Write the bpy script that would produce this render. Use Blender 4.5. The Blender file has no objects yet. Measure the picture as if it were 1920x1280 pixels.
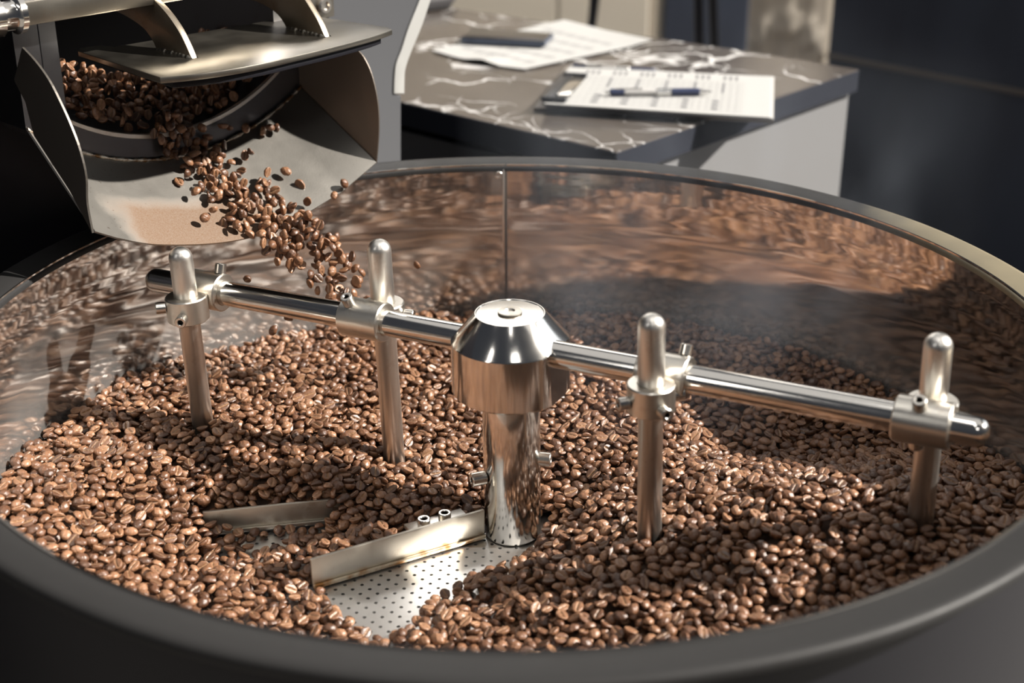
import bpy, bmesh, math, random
import numpy as np
from mathutils import Vector, Matrix, Euler

scene = bpy.context.scene
COL = scene.collection
random.seed(7)
rng = np.random.default_rng(11)

# ---------------------------------------------------------------- camera
FPX, PITCH, CAM = 2667.0, math.radians(24.163), Vector((0.0, -0.9717, 0.4234))
cd = bpy.data.cameras.new('camera')
cd.lens = 50.0; cd.sensor_width = 36.0; cd.clip_start = 0.02; cd.clip_end = 60
cam = bpy.data.objects.new('camera', cd); COL.objects.link(cam)
cam.location = CAM; cam.rotation_euler = (math.pi/2 - PITCH, 0, 0)
cd.dof.use_dof = True; cd.dof.focus_distance = 1.17; cd.dof.aperture_fstop = 5.0
scene.camera = cam
FW = Vector((0, math.cos(PITCH), -math.sin(PITCH))); RT = Vector((1, 0, 0)); UP = RT.cross(FW)

# ---------------------------------------------------------------- colour management, world, lights
vs = scene.view_settings
vs.view_transform = 'Standard'; vs.look = 'None'; vs.gamma = 1.0; vs.use_curve_mapping = False
vs.exposure = 0.32
w = bpy.data.worlds.new('room_air'); scene.world = w; w.use_nodes = True
w.node_tree.nodes['Background'].inputs[0].default_value = (0.60, 0.66, 0.80, 1)
w.node_tree.nodes['Background'].inputs[1].default_value = 0.05
def light(name, kind, loc, target, energy, color, size=(1, 1), angle=None):
    d = bpy.data.lights.new(name, kind); d.energy = energy; d.color = color
    if kind == 'AREA':
        d.shape = 'RECTANGLE'; d.size, d.size_y = size
    if angle is not None: d.angle = angle
    o = bpy.data.objects.new(name, d); COL.objects.link(o); o.location = loc
    o.rotation_euler = (Vector(target) - Vector(loc)).to_track_quat('-Z', 'Y').to_euler()
    return o
SUN_TO = Vector((1.34, -0.06, 1.0))
light('sun', 'SUN', SUN_TO*3, (0, 0, 0), 9.8, (1.0, 0.94, 0.86), angle=math.radians(1.2))
light('window_daylight', 'AREA', (3.6, 1.6, 1.5), (0, 0, 0), 12, (0.88, 0.94, 1.0), (1.8, 1.6))
light('front_window_daylight', 'AREA', (0.6, -3.2, 2.9), (0, 0, 0), 8, (1.0, 0.97, 0.93), (0.9, 0.5))
light('back_window_daylight', 'AREA', (-0.2, 3.75, 1.9), (0, 0, -.2), 38, (1.0, 0.97, 0.93), (3.6, 1.3))
light('overhead_fill', 'AREA', (0.2, 0.5, 2.4), (0.2, 0.5, 0), 14, (1.0, 0.97, 0.93), (3.6, 2.6))  # added area light in place of a bright ceiling, whitens the rods
light('ceiling_lamp', 'AREA', (0.05, -0.7, 2.2), (0.05, -0.7, 0), 4, (1.0, 0.97, 0.93), (0.16, 1.3))
light('side_fill', 'AREA', (-2.4, -2.4, 2.2), (0, 0, 0), 7, (1.0, 0.97, 0.93), (0.4, 1.4))  # added lamp for reflections in the metal, no window there
light('back_wall_fill', 'AREA', (0.7, 2.7, 1.8), (0.4, 3.9, -0.5), 17, (1.0, 0.95, 0.88), (1.6, 1.0)).data.spread = math.radians(90)  # added fill aimed at the back wall to brighten it

# ---------------------------------------------------------------- helpers
ORG = {}
def org(o): return ORG.get(o.name, Vector((0, 0, 0)))
def tag(o, label=None, cat=None, group=None, kind=None):
    if label: o['label'] = label
    if cat: o['category'] = cat
    if group: o['group'] = group
    if kind: o['kind'] = kind
    return o
def empty(name, loc, label=None, cat=None, group=None):
    o = bpy.data.objects.new(name, None); COL.objects.link(o); o.location = loc; o.empty_display_size = 0.02
    ORG[o.name] = Vector(loc); return tag(o, label, cat, group)
def obj(name, bm, mat, parent=None, smooth=True, angle=35, kind=None, label=None, mat2=None):
    """world-space bmesh -> one object whose origin is its own middle"""
    me = bpy.data.meshes.new(name)
    bmesh.ops.recalc_face_normals(bm, faces=bm.faces)
    bm.to_mesh(me); bm.free()
    n = len(me.vertices); co = np.empty(n*3); me.vertices.foreach_get('co', co); co = co.reshape(-1, 3)
    c = (co.min(0) + co.max(0))/2; co -= c; me.vertices.foreach_set('co', co.ravel())
    if smooth:
        me.polygons.foreach_set('use_smooth', [True]*len(me.polygons))
        me.set_sharp_from_angle(angle=math.radians(angle))
    me.materials.append(mat); me.update()
    if mat2: me.materials.append(mat2)
    o = bpy.data.objects.new(name, me); COL.objects.link(o)
    c = Vector(c); ORG[o.name] = c
    if parent is not None:
        o.parent = parent; o.location = c - org(parent)
    else: o.location = c
    return tag(o, label, kind=kind)
def at(px, py, z):
    d = FW*FPX + RT*(px-960) + UP*(640-py); return CAM + d*((z-CAM.z)/d.z)
AZ = math.radians(43)
DV = Vector((math.sin(AZ), math.cos(AZ), 0)); NV = Vector((math.cos(AZ), -math.sin(AZ), 0))
def RK(k, s, z): return -NV*k + DV*s + Vector((0, 0, z))
def atk(px, py, k):
    d = FW*FPX + RT*(px-960) + UP*(640-py); P = CAM + d*((-k-CAM.dot(NV))/d.dot(NV)); return P.dot(DV), P.z
def atplane(px, py, p0, n):
    d = FW*FPX + RT*(px-960) + UP*(640-py); return CAM + d*((Vector(p0)-CAM).dot(n)/d.dot(n))
def dirv0(a): return Vector((math.cos(math.radians(a)), math.sin(math.radians(a)), 0))
def project(P):
    d = P - CAM; q = d.dot(FW); return 960+FPX*d.dot(RT)/q, 640-FPX*d.dot(UP)/q
def frame(ax):
    ax = ax.normalized(); a = ax.orthogonal().normalized()
    if abs(ax.z) > .9: a = Vector((1, 0, 0)); a = (a - ax*a.dot(ax)).normalized()
    return ax, a, ax.cross(a)
def lathe(bm, origin, axis, prof, n=48, post=None):
    """prof: (radius, height) pairs along axis; r=0 closes the end"""
    ax, a, b = frame(axis); rings = []
    for r, h in prof:
        if r < 1e-7: rings.append([bm.verts.new(origin + ax*h)])
        else: rings.append([bm.verts.new(origin + ax*h + (a*math.cos(2*math.pi*i/n) + b*math.sin(2*math.pi*i/n))*r) for i in range(n)])
    for p, q in zip(rings, rings[1:]):
        for i in range(n):
            j = (i+1) % n
            if len(p) == 1 and len(q) == 1: continue
            if len(p) == 1: bm.faces.new((p[0], q[i], q[j]))
            elif len(q) == 1: bm.faces.new((p[i], q[0], p[j]))
            else: bm.faces.new((p[i], q[i], q[j], p[j]))
    return rings
def bullet(r, h0, h1, round0=True, round1=True, m=8, flat=.25):
    """profile of a rod with domed ends"""
    pr = []
    if round0:
        pr.append((0, h0)); pr += [(r*math.sin(t), h0 + r*(1-math.cos(t))) for t in np.linspace(flat, math.pi/2, m)]
    else: pr += [(0, h0), (r*.92, h0), (r, h0+r*.08)]
    if round1: pr += [(r*math.sin(t), h1 - r*(1-math.cos(t))) for t in np.linspace(math.pi/2, flat, m)] + [(0, h1)]
    else: pr += [(r, h1-r*.08), (r*.92, h1), (0, h1)]
    return pr
def chamf(r, h0, h1, c=.0008, bore=0):
    if bore: return [(bore, h0+c*.5), (bore+c*.5, h0), (r-c, h0), (r, h0+c), (r, h1-c), (r-c, h1), (bore+c*.5, h1), (bore, h1-c*.5), (bore, h0+c*.5)]
    return [(0, h0), (r-c, h0), (r, h0+c), (r, h1-c), (r-c, h1), (0, h1)]
def box(bm, o, u, v, t, lu, lv, lt, bev=0.0):
    """box from corner o along unit vectors"""
    vs_ = []
    for c in (0, 1):
        for (i, j) in ((0, 0), (1, 0), (1, 1), (0, 1)):
            vs_.append(bm.verts.new(o + u*(lu*i) + v*(lv*j) + t*(lt*c)))
    fs = [(0, 1, 2, 3), (4, 5, 6, 7), (0, 1, 5, 4), (1, 2, 6, 5), (2, 3, 7, 6), (3, 0, 4, 7)]
    F = [bm.faces.new([vs_[k] for k in f]) for f in fs]
    if bev > 0:
        bmesh.ops.recalc_face_normals(bm, faces=F)
        bmesh.ops.bevel(bm, geom=list({e for f in F for e in f.edges}), offset=bev, segments=2, affect='EDGES', profile=.5)
def slab(bm, pts, off, bev=0.0):
    """prism: polygon of world points pushed along vector off"""
    a = [bm.verts.new(p) for p in pts]; b = [bm.verts.new(p + off) for p in pts]; n = len(a)
    F = [bm.faces.new(a), bm.faces.new(b[::-1])]
    for i in range(n): F.append(bm.faces.new((a[i], b[i], b[(i+1) % n], a[(i+1) % n])))
    if bev > 0:
        bmesh.ops.recalc_face_normals(bm, faces=F)
        bmesh.ops.bevel(bm, geom=list({e for f in F[:2] for e in f.edges}), offset=bev, segments=2, affect='EDGES', profile=.5)
def smooth_curve(pts, n=6):
    out = []; P = [Vector(p) for p in pts]
    for i in range(len(P)-1):
        p0, p1, p2, p3 = P[max(i-1, 0)], P[i], P[i+1], P[min(i+2, len(P)-1)]
        for k in range(n):
            t = k/n
            out.append(.5*((2*p1) + (p2-p0)*t + (2*p0-5*p1+4*p2-p3)*t*t + (3*p1-p0-3*p2+p3)*t**3))
    out.append(P[-1]); return out

# ---------------------------------------------------------------- materials
def mat(name, color, rough=.5, metal=0.0, spec=.5, **k):
    m = bpy.data.materials.new(name); m.use_nodes = True
    b = m.node_tree.nodes['Principled BSDF']
    b.inputs['Base Color'].default_value = (*color, 1); b.inputs['Roughness'].default_value = rough
    b.inputs['Metallic'].default_value = metal; b.inputs['Specular IOR Level'].default_value = spec
    for a, v in k.items(): b.inputs[a].default_value = v
    return m
class NT:
    def __init__(s, m): s.t = m.node_tree; s.b = s.t.nodes['Principled BSDF']
    def n(s, kind, **k):
        x = s.t.nodes.new(kind)
        for a, v in k.items():
            if a.startswith('i_'): x.inputs[a[2:].replace('_', ' ')].default_value = v
            else: setattr(x, a, v)
        return x
    def l(s, a, b): s.t.links.new(a, b)
    def coord(s, scale=(1, 1, 1), which='Object'):
        c = s.n('ShaderNodeTexCoord'); mp = s.n('ShaderNodeMapping'); mp.inputs['Scale'].default_value = scale
        s.l(c.outputs[which], mp.inputs['Vector']); return mp.outputs[0]
    def noise(s, vec, scale, detail=3, rough=.55, dist=0):
        x = s.n('ShaderNodeTexNoise'); x.inputs['Scale'].default_value = scale; x.inputs['Detail'].default_value = detail
        x.inputs['Roughness'].default_value = rough; x.inputs['Distortion'].default_value = dist
        s.l(vec, x.inputs['Vector']); return x.outputs['Fac']
    def ramp(s, fac, stops):
        r = s.n('ShaderNodeValToRGB'); el = r.color_ramp.elements
        while len(el) < len(stops): el.new(.5)
        for e, (p, c) in zip(el, stops): e.position = p; e.color = (c, c, c, 1) if isinstance(c, (int, float)) else (*c, 1)
        s.l(fac, r.inputs[0]); return r.outputs[0]
    def mix(s, f, a, b):
        x = s.n('ShaderNodeMix', data_type='RGBA')
        if isinstance(f, (int, float)): x.inputs[0].default_value = f
        else: s.l(f, x.inputs[0])
        for v, i in ((a, 6), (b, 7)):
            if isinstance(v, tuple): x.inputs[i].default_value = (*v, 1)
            else: s.l(v, x.inputs[i])
        return x.outputs[2]
    def math(s, op, a, b=None, clamp=False):
        x = s.n('ShaderNodeMath', operation=op, use_clamp=clamp)
        for v, i in ((a, 0), (b, 1)):
            if v is None: continue
            if isinstance(v, (int, float)): x.inputs[i].default_value = v
            else: s.l(v, x.inputs[i])
        return x.outputs[0]
    def bump(s, h, strength, dist=.001, normal=None):
        x = s.n('ShaderNodeBump'); x.inputs['Strength'].default_value = strength; x.inputs['Distance'].default_value = dist
        s.l(h, x.inputs['Height']); 
        if normal is not None: s.l(normal, x.inputs['Normal'])
        s.l(x.outputs[0], s.b.inputs['Normal']); return x.outputs[0]

def steel(name, col=(.72, .69, .64), rough=.22, brush=(40, 40, 900), bstr=.12, var=.1, stain=0.0, stain_col=(.30, .17, .08)):
    m = mat(name, col, rough, 1.0); t = NT(m)
    v = t.coord(brush); nz = t.noise(v, 1.0, 3)
    v2 = t.coord(); big = t.noise(v2, 28, 4)
    t.l(t.math('ADD', t.math('MULTIPLY', big, var*2), rough-var*.9), t.b.inputs['Roughness'])
    if stain:
        sm = t.ramp(t.noise(v2, 55, 5, .7), [(.55, 0.0), (.72, stain)])
        t.l(t.mix(sm, col, stain_col), t.b.inputs['Base Color'])
    t.bump(nz, bstr, .0004)
    return m
M_POL = steel('polished_steel', (.80, .77, .72), .13, (30, 30, 30), .02, .05)
M_SAT = steel('satin_steel', (.78, .75, .70), .34, (60, 60, 1400), .10, .08, .25)
M_SLEEVE = steel('turned_steel', (.74, .70, .63), .30, (700, 700, 700), .06, .08, .35)
M_SCREW = steel('screw_steel', (.72, .68, .62), .24, (300, 300, 300), .05, .05)
M_BLADE = steel('blade_steel', (.56, .52, .455), .44, (50, 50, 50), .05, .10, .5)
M_LID = steel('door_plate_steel', (.27, .25, .215), .32, (60, 800, 60), .08, .12, .15, (.28, .19, .11))
M_BRONZE = steel('bracket_steel', (.36, .31, .245), .34, (200, 200, 200), .15, .12, .4, (.20, .13, .08))
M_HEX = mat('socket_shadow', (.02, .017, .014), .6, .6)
M_BLACK = mat('black_paint', (.006, .006, .009), .5, 0, .3)
M_DARK = mat('dark_interior', (.012, .010, .010), .8)
M_RUBBER = mat('rim_rubber', (.055, .053, .052), .36, 0, .5)

# chute sheet: steel with a patch of coffee dust and stains
M_CHUTE = mat('chute_sheet', (.36, .34, .31), .36, .8); t = NT(M_CHUTE)
g = t.n('ShaderNodeNewGeometry'); sx = t.n('ShaderNodeVectorMath', operation='DOT_PRODUCT'); sx.inputs[1].default_value = tuple(DV); t.l(g.outputs['Position'], sx.inputs[0])
kx = t.n('ShaderNodeVectorMath', operation='DOT_PRODUCT'); kx.inputs[1].default_value = tuple(-NV); t.l(g.outputs['Position'], kx.inputs[0])
v2 = t.coord(); n1 = t.noise(v2, 35, 4, .6)
kk = t.math('ADD', kx.outputs['Value'], t.math('MULTIPLY', t.math('SUBTRACT', n1, .5), .012))
ss = t.math('ADD', sx.outputs['Value'], t.math('MULTIPLY', t.math('SUBTRACT', n1, .5), .03))
mk = t.math('MULTIPLY', t.ramp(t.math('MULTIPLY', kk, 2.0), [(.672, 1.0), (.700, 0.0)]), t.ramp(t.math('ADD', ss, .5), [(.368, 0.0), (.395, 1.0), (.50, 1.0), (.55, 0.0)]))
dust = t.math('MULTIPLY', mk, t.ramp(t.noise(v2, 900, 2), [(.3, .75), (.7, 1.0)]))
spots = t.ramp(t.noise(v2, 260, 3, .6), [(.66, 0.0), (.70, .8)])
lefts = t.ramp(t.math('ADD', ss, .5), [(.36, 1.0), (.45, 0.15)])
c1 = t.mix(t.math('MULTIPLY', spots, lefts), (.29, .275, .25), (.07, .035, .016))
c2 = t.mix(dust, c1, (.115, .062, .030))
t.l(c2, t.b.inputs['Base Color'])
t.l(t.math('SUBTRACT', .80, t.math('MULTIPLY', dust, .80)), t.b.inputs['Metallic'])
t.l(t.math('ADD', t.math('ADD', .30, t.math('MULTIPLY', n1, .15)), t.math('MULTIPLY', dust, .35)), t.b.inputs['Roughness'])
t.bump(t.noise(t.coord((500, 500, 500)), 1.5, 3), .18, .0004)

M_WELD = mat('weld_bead', (.62, .50, .36), .38, .9); t = NT(M_WELD); t.bump(t.noise(t.coord(), 260, 3), .8, .001)
t.l(t.mix(t.ramp(t.noise(t.coord(), 120, 3), [(.42, 0.0), (.58, 1.0)]), (.85, .78, .66), (.30, .17, .08)), t.b.inputs['Base Color'])
M_FLANGE = steel('flange_iron', (.13, .132, .142), .30, (60, 60, 400), .06, .08, .3, (.10, .07, .05))
M_PANEL = mat('grey_panel_paint', (.105, .108, .116), .36, .5); t = NT(M_PANEL); t.bump(t.noise(t.coord((400, 400, 20)), 1.0, 2), .05, .0003)
M_TRIM = mat('pale_edge_trim', (.33, .33, .32), .5, .2)

# tray wall: mirror polished sheet with rolling waves, dust film near the heap, heightened to stand in for sun glare
M_WALL = mat('tray_wall_sheet', (.60, .575, .54), .05, 1.0); t = NT(M_WALL)
wv = t.noise(t.coord((5, 5, 26)), 1.0, 1.5, .5, .3); wv2 = t.noise(t.coord((14, 14, 70)), 1.0, 1)
h = t.math('ADD', t.math('MULTIPLY', wv, 1.0), t.math('MULTIPLY', wv2, .22))
t.bump(h, .5, .0012)
g = t.n('ShaderNodeSeparateXYZ'); gp = t.n('ShaderNodeNewGeometry'); t.l(gp.outputs['Position'], g.inputs[0])
low = t.ramp(t.math('ADD', t.math('MULTIPLY', g.outputs['Z'], -5.0), t.math('MULTIPLY', t.math('SUBTRACT', t.noise(t.coord(), 9, 3), .5), .8)), [(.30, 0.0), (.78, 1.0)])
t.l(t.math('ADD', .045, t.math('MULTIPLY', low, .10)), t.b.inputs['Roughness'])
dfm = t.n('ShaderNodeBsdfDiffuse'); dfm.inputs[0].default_value = (.50, .48, .46, 1)
mxs = t.n('ShaderNodeMixShader'); outn = [x for x in t.t.nodes if x.type == 'OUTPUT_MATERIAL'][0]
t.l(t.math('ADD', .02, t.math('MULTIPLY', low, .20)), mxs.inputs[0]); t.l(t.b.outputs[0], mxs.inputs[1]); t.l(dfm.outputs[0], mxs.inputs[2]); t.l(mxs.outputs[0], outn.inputs[0])

# rim: black edging, worn to bare brassy metal on the window side
M_RIM = mat('rim_edging', (.06, .058, .056), .34, 0, .22); t = NT(M_RIM)
gp = t.n('ShaderNodeNewGeometry'); sp = t.n('ShaderNodeSeparateXYZ'); t.l(gp.outputs['Position'], sp.inputs[0])
e1 = t.math('ADD', t.math('MULTIPLY', sp.outputs['X'], 1.0), t.math('MULTIPLY', t.math('SUBTRACT', t.noise(t.coord(), 20, 4), .5), .06))
worn = t.ramp(e1, [(.315, 0.0), (.40, 1.0)])
t.l(t.mix(worn, (.020, .0195, .0195), (.30, .26, .18)), t.b.inputs['Base Color'])
t.l(t.math('MULTIPLY', worn, .7), t.b.inputs['Metallic'])
t.l(t.math('ADD', .42, t.math('MULTIPLY', t.noise(t.coord(), 40, 4), .2)), t.b.inputs['Roughness'])
t.bump(t.noise(t.coord((160, 160, 160)), 1, 3), .12, .0006)

M_PLATE = steel('perforated_plate_steel', (.80, .79, .77), .38, (60, 60, 60), .05, .08, .12)

# coffee bean
M_BEAN = mat('roasted_bean', (.17, .075, .032), .40, 0, .65); t = NT(M_BEAN)
oi = t.n('ShaderNodeObjectInfo')
tone = t.ramp(oi.outputs['Random'], [(0, (.062, .025, .011)), (.35, (.125, .053, .024)), (.7, (.190, .088, .042)), (1.0, (.29, .150, .080))])
cr = t.n('ShaderNodeAttribute', attribute_name='crease')
mot = t.ramp(t.noise(t.coord(), 700, 3, .6), [(.35, .72), (.65, 1.12)])
c1 = t.n('ShaderNodeMix', data_type='RGBA', blend_type='MULTIPLY'); c1.inputs[0].default_value = 1; t.l(tone, c1.inputs[6]); t.l(mot, c1.inputs[7])
t.l(t.mix(cr.outputs['Fac'], c1.outputs[2], (.33, .20, .11)), t.b.inputs['Base Color'])
t.l(t.math('ADD', .30, t.math('MULTIPLY', t.noise(t.coord(), 400, 3), .26)), t.b.inputs['Roughness'])
t.bump(t.noise(t.coord((500, 1100, 900)), 1, 4, .65), .35, .0005)
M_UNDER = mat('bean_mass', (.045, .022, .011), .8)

# ================================================================ STRUCTURE
bm = bmesh.new(); box(bm, Vector((-3.2, -3.0, -1.0)), Vector((1, 0, 0)), Vector((0, 1, 0)), Vector((0, 0, 1)), 7.2, 7.0, .05)
m_floor = mat('floor_concrete', (.16, .15, .14), .6); obj('floor', bm, m_floor, kind='structure', smooth=False)
M_CREAM = mat('cream_wall_paint', (.52, .46, .38), .7)
bm = bmesh.new(); box(bm, Vector((-3.2, 3.9, -.95)), Vector((1, 0, 0)), Vector((0, 1, 0)), Vector((0, 0, 1)), 7.2, .1, 3.6)
obj('wall_back', bm, M_CREAM, kind='structure', smooth=False)
M_NAVY = mat('dark_blue_paint', (.020, .026, .042), .55); t = NT(M_NAVY)
t.l(t.mix(t.ramp(t.noise(t.coord((1, 1, .4)), 5, 3), [(.3, 0.0), (.7, 1.0)]), (.018, .023, .038), (.034, .043, .066)), t.b.inputs['Base Color'])
# dark pillar behind the counter and dark partition on the window side
bm = bmesh.new(); box(bm, Vector((.445, 3.2, -.95)), Vector((1, 0, 0)), Vector((0, 1, 0)), Vector((0, 0, 1)), .245, .24, 3.3, .004)
obj('pillar', bm, M_NAVY, kind='structure', smooth=False)
pa = Vector((.775, 2.5, -.95)); pb = Vector((1.75, 1.5, -.95)); u = (pb-pa).normalized(); nrm = Vector((-u.y, u.x, 0))
part_wall = empty('partition_wall', pa); tag(part_wall, kind='structure')
bm = bmesh.new(); box(bm, pa, u, nrm, Vector((0, 0, 1)), (pb-pa).length, .06, 2.2, .003)
obj('panel', bm, M_NAVY, part_wall, smooth=False)
bm = bmesh.new(); box(bm, pa + Vector((0, 0, .58)) - nrm*.006, u, nrm, Vector((0, 0, 1)), (pb-pa).length, .006, .012, .001)
obj('rail_strip', bm, mat('dull_bronze_strip', (.10, .085, .075), .5), part_wall, smooth=False)

# ================================================================ BACKGROUND THINGS
cab = empty('storage_cabinet', (0.1, 3.5, -.95), 'cream flat-fronted low cabinet along the back wall behind the marble counter', 'cabinet')
bm = bmesh.new(); box(bm, Vector((-.9, 3.22, -.95)), Vector((1, 0, 0)), Vector((0, 1, 0)), Vector((0, 0, 1)), 1.30, .4, 1.15, .003); obj('body', bm, mat('cream_laminate', (.50, .45, .375), .5), cab, smooth=False)
M_DOORC = mat('cream_door', (.56, .505, .42), .45)
for x0, x1 in ((-.88, -.43), (-.42, .128), (.136, .222), (.230, .398)):
    bm = bmesh.new(); box(bm, Vector((x0, 3.2, -.90)), Vector((1, 0, 0)), Vector((0, 1, 0)), Vector((0, 0, 1)), x1-x0, .02, 1.08, .003); obj('door', bm, M_DOORC, cab, smooth=False)
bag = empty('hanging_cloth', (.82, 3.35, -.6), 'pale beige cloth sheet hanging between the dark pillar and the dark partition', 'cloth')
bm = bmesh.new(); nx, nz = 26, 26; g_ = []
for i in range(nx+1):
    col_ = []
    for j in range(nz+1):
        x = .715 + .25*i/nx; z = -.93 + 1.0*j/nz; e = max(0, (z+.45)/.5)
        y = 3.42 + .003*math.sin(i*.8) - .05*e*math.exp(-((x-.84)/.06)**2) - .03*math.exp(-((z+.47+.8*(x-.84)**2*8)/.02)**2)
        col_.append(bm.verts.new((x, y, z)))
    g_.append(col_)
for i in range(nx):
    for j in range(nz): bm.faces.new((g_[i][j], g_[i+1][j], g_[i+1][j+1], g_[i][j+1]))
bmesh.ops.solidify(bm, geom=bm.faces[:], thickness=.002)
obj('sheet', bm, mat('beige_cloth', (.33, .295, .25), .9), bag, angle=80)
chair = empty('bar_stool', (.27, 2.35, -.95), 'dark thin-legged stool behind the marble counter, one leg showing', 'stool')
M_LEG = mat('dark_stool_metal', (.03, .03, .036), .4, .5)
for a_ in (180, 20, -55):
    d_ = dirv0(a_); bm = bmesh.new(); top = Vector((.335, 2.35, .03)) + d_*.12; bot = Vector((.335, 2.35, -.95)) + d_*.22
    lathe(bm, bot, top-bot, bullet(.011, 0, (top-bot).length, False, False), 16); obj('leg', bm, M_LEG, chair)
bm = bmesh.new(); lathe(bm, Vector((.335, 2.35, .03)), Vector((0, 0, 1)), [(0, 0), (.15, 0), (.17, .012), (.17, .03), (.15, .045), (0, .05)], 40); obj('seat', bm, M_LEG, chair)

# ---- counter
TZ = -.05
cfr, crt = at(1155, 285, TZ), at(1610, 130, TZ); cle = at(750, 190, TZ)
ur = (crt-cfr).normalized(); ul = (cle-cfr).normalized(); ulen = 1.15
nleft = Vector((-ul.y, ul.x, 0)); 
bk = at(1395, 95, TZ); ub = (at(850, 15, TZ) - bk).normalized()
M_MARB = mat('marbled_laminate', (.05, .043, .038), .24); t = NT(M_MARB)
vv = t.coord((1, 1.0, 1)); 
def veins(scale, lo, hi, dist, dw):
    wn = t.n('ShaderNodeTexNoise'); wn.inputs['Scale'].default_value = 5; wn.inputs['Detail'].default_value = 4; t.l(vv, wn.inputs['Vector'])
    ad = t.n('ShaderNodeVectorMath', operation='MULTIPLY_ADD'); ad.inputs[1].default_value = (dw, dw, 0); t.l(wn.outputs['Color'], ad.inputs[0]); t.l(vv, ad.inputs[2])
    vo = t.n('ShaderNodeTexVoronoi', feature='DISTANCE_TO_EDGE'); vo.inputs['Scale'].default_value = scale; t.l(ad.outputs[0], vo.inputs['Vector'])
    return t.ramp(vo.outputs['Distance'], [(lo, 1.0), (hi, 0.0)])
v1 = t.math('MULTIPLY', veins(5.5, .004, .024, 1, .34), t.ramp(t.noise(vv, 7, 3), [(.44, 0.0), (.56, 1.0)]))
v3 = t.math('MULTIPLY', veins(12, .003, .024, 1, .26), t.ramp(t.noise(vv, 4.3, 2), [(.50, 0.0), (.60, .8)]))
vall = t.math('MAXIMUM', v1, v3)
t.l(t.mix(vall, t.mix(t.ramp(t.noise(vv, 12, 4), [(.3, 0.0), (.7, 1.0)]), (.046, .038, .033), (.075, .064, .056)), (.62, .61, .60)), t.b.inputs['Base Color'])
t.l(t.math('ADD', .22, t.math('MULTIPLY', vall, .2)), t.b.inputs['Roughness'])
top_pts = [cfr, crt, bk + (crt-bk)*0.0, bk + ub*1.25, cle + ul*.55]
ctop = empty('countertop', cfr, 'black laminate counter top with white marble veins behind the cooling tray', 'countertop')
bm = bmesh.new(); slab(bm, top_pts, Vector((0, 0, -.030)), .0015); obj('worktop', bm, M_MARB, ctop, smooth=False)
M_EDGE = mat('dark_edge_band', (.009, .011, .018), .8, 0, .2)
for a, b, nm in ((cfr, crt, 'edge_band'), (cle + ul*.3, cfr, 'edge_band')):
    u = (b-a).normalized(); n_ = Vector((u.y, -u.x, 0))
    bm = bmesh.new(); box(bm, a + Vector((0, 0, -.0312)) + n_*.0, u, n_, Vector((0, 0, 1)), (b-a).length, .0012, .0298, .0004); obj(nm, bm, M_EDGE, ctop, smooth=False)
ccab = empty('counter_cabinet', cfr + Vector((0, 0, -.9)), 'dark-fronted counter cabinet with pale grey end panel under the marble top', 'cabinet')
inn = (ur+ul).normalized()
cb = cfr + ur*.022 + ul*.022
M_GREY = mat('pale_grey_panel', (.13, .13, .132), .7)
p2 = cb + ur*((crt-cfr).length*.955)
bm = bmesh.new(); slab(bm, [cb, p2, p2 + (ul*.25), cb + ul*.9 + ur*.12], Vector((0, 0, -.92))); 
for v in bm.verts: v.co.z -= .0315
obj('body', bm, mat('cabinet_black', (.022, .022, .026), .5), ccab, smooth=False)
nr = Vector((ur.y, -ur.x, 0))
bm = bmesh.new(); box(bm, cb + Vector((0, 0, -.9)) + nr*.0005, ur, nr, Vector((0, 0, 1)), (p2-cb).length, .012, .866, .001); obj('end_panel', bm, M_GREY, ccab, smooth=False, label='pale grey end panel')
nl = Vector((-ul.y, ul.x, 0)); nl = nl if nl.y < 0 else -nl
for i in range(2):
    bm = bmesh.new(); box(bm, cb + ul*(.006+.44*i) + Vector((0, 0, -.84)) + nl*.0005, ul, nl, Vector((0, 0, 1)), .43, .016, .80, .002); obj('door', bm, mat('cabinet_front', (.018, .019, .024), .45), ccab, smooth=False)

# ---- papers, clipboard, pens, phone, dark box
M_PAPER = mat('white_paper', (.37, .367, .357), .9, 0, .2)
M_INK = mat('grey_print', (.12, .12, .125), .9)
M_INKL = mat('light_grey_print', (.23, .23, .235), .9)
def quadpt(q, u, v): return (q[0]*(1-u) + q[1]*u)*(1-v) + (q[3]*(1-u) + q[2]*u)*v
def rects(bm, q, items, dz):
    for (u, v, du, dv) in items:
        ps = [quadpt(q, a, b) + Vector((0, 0, dz)) for a, b in ((u, v), (u+du, v), (u+du, v+dv), (u, v+dv))]
        bm.faces.new([bm.verts.new(p) for p in ps])
# loose sheet, curling at its near corner
sh = empty('paper_sheet', at(985, 90, TZ), 'loose white printed paper sheet lying under the phone on the marble counter', 'paper')
q = [at(808, 97, TZ), at(985, 133, TZ), at(1224, 82, TZ), at(1058, 40, TZ)]
bm = bmesh.new(); n = 16; G = [[None]*(n+1) for _ in range(n+1)]
def lift(u, v): return .0030 + .004*max(0, (.2-abs(u-.55)))*max(0, .35-v)*20 + .006*max(0, v-.8)*max(0, u-.5)*6
def sheet_pt(u, v, dz=0):
    p = quadpt(q, u, v); bow = .018*math.sin(math.pi*u)*(1-v)
    return p + Vector((0, -bow, lift(u, v)+dz))
for i in range(n+1):
    for j in range(n+1): G[i][j] = bm.verts.new(sheet_pt(i/n, j/n))
for i in range(n):
    for j in range(n): bm.faces.new((G[i][j], G[i+1][j], G[i+1][j+1], G[i][j+1]))
obj('sheet', bm, M_PAPER, sh, angle=60)
bm = bmesh.new()
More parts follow.
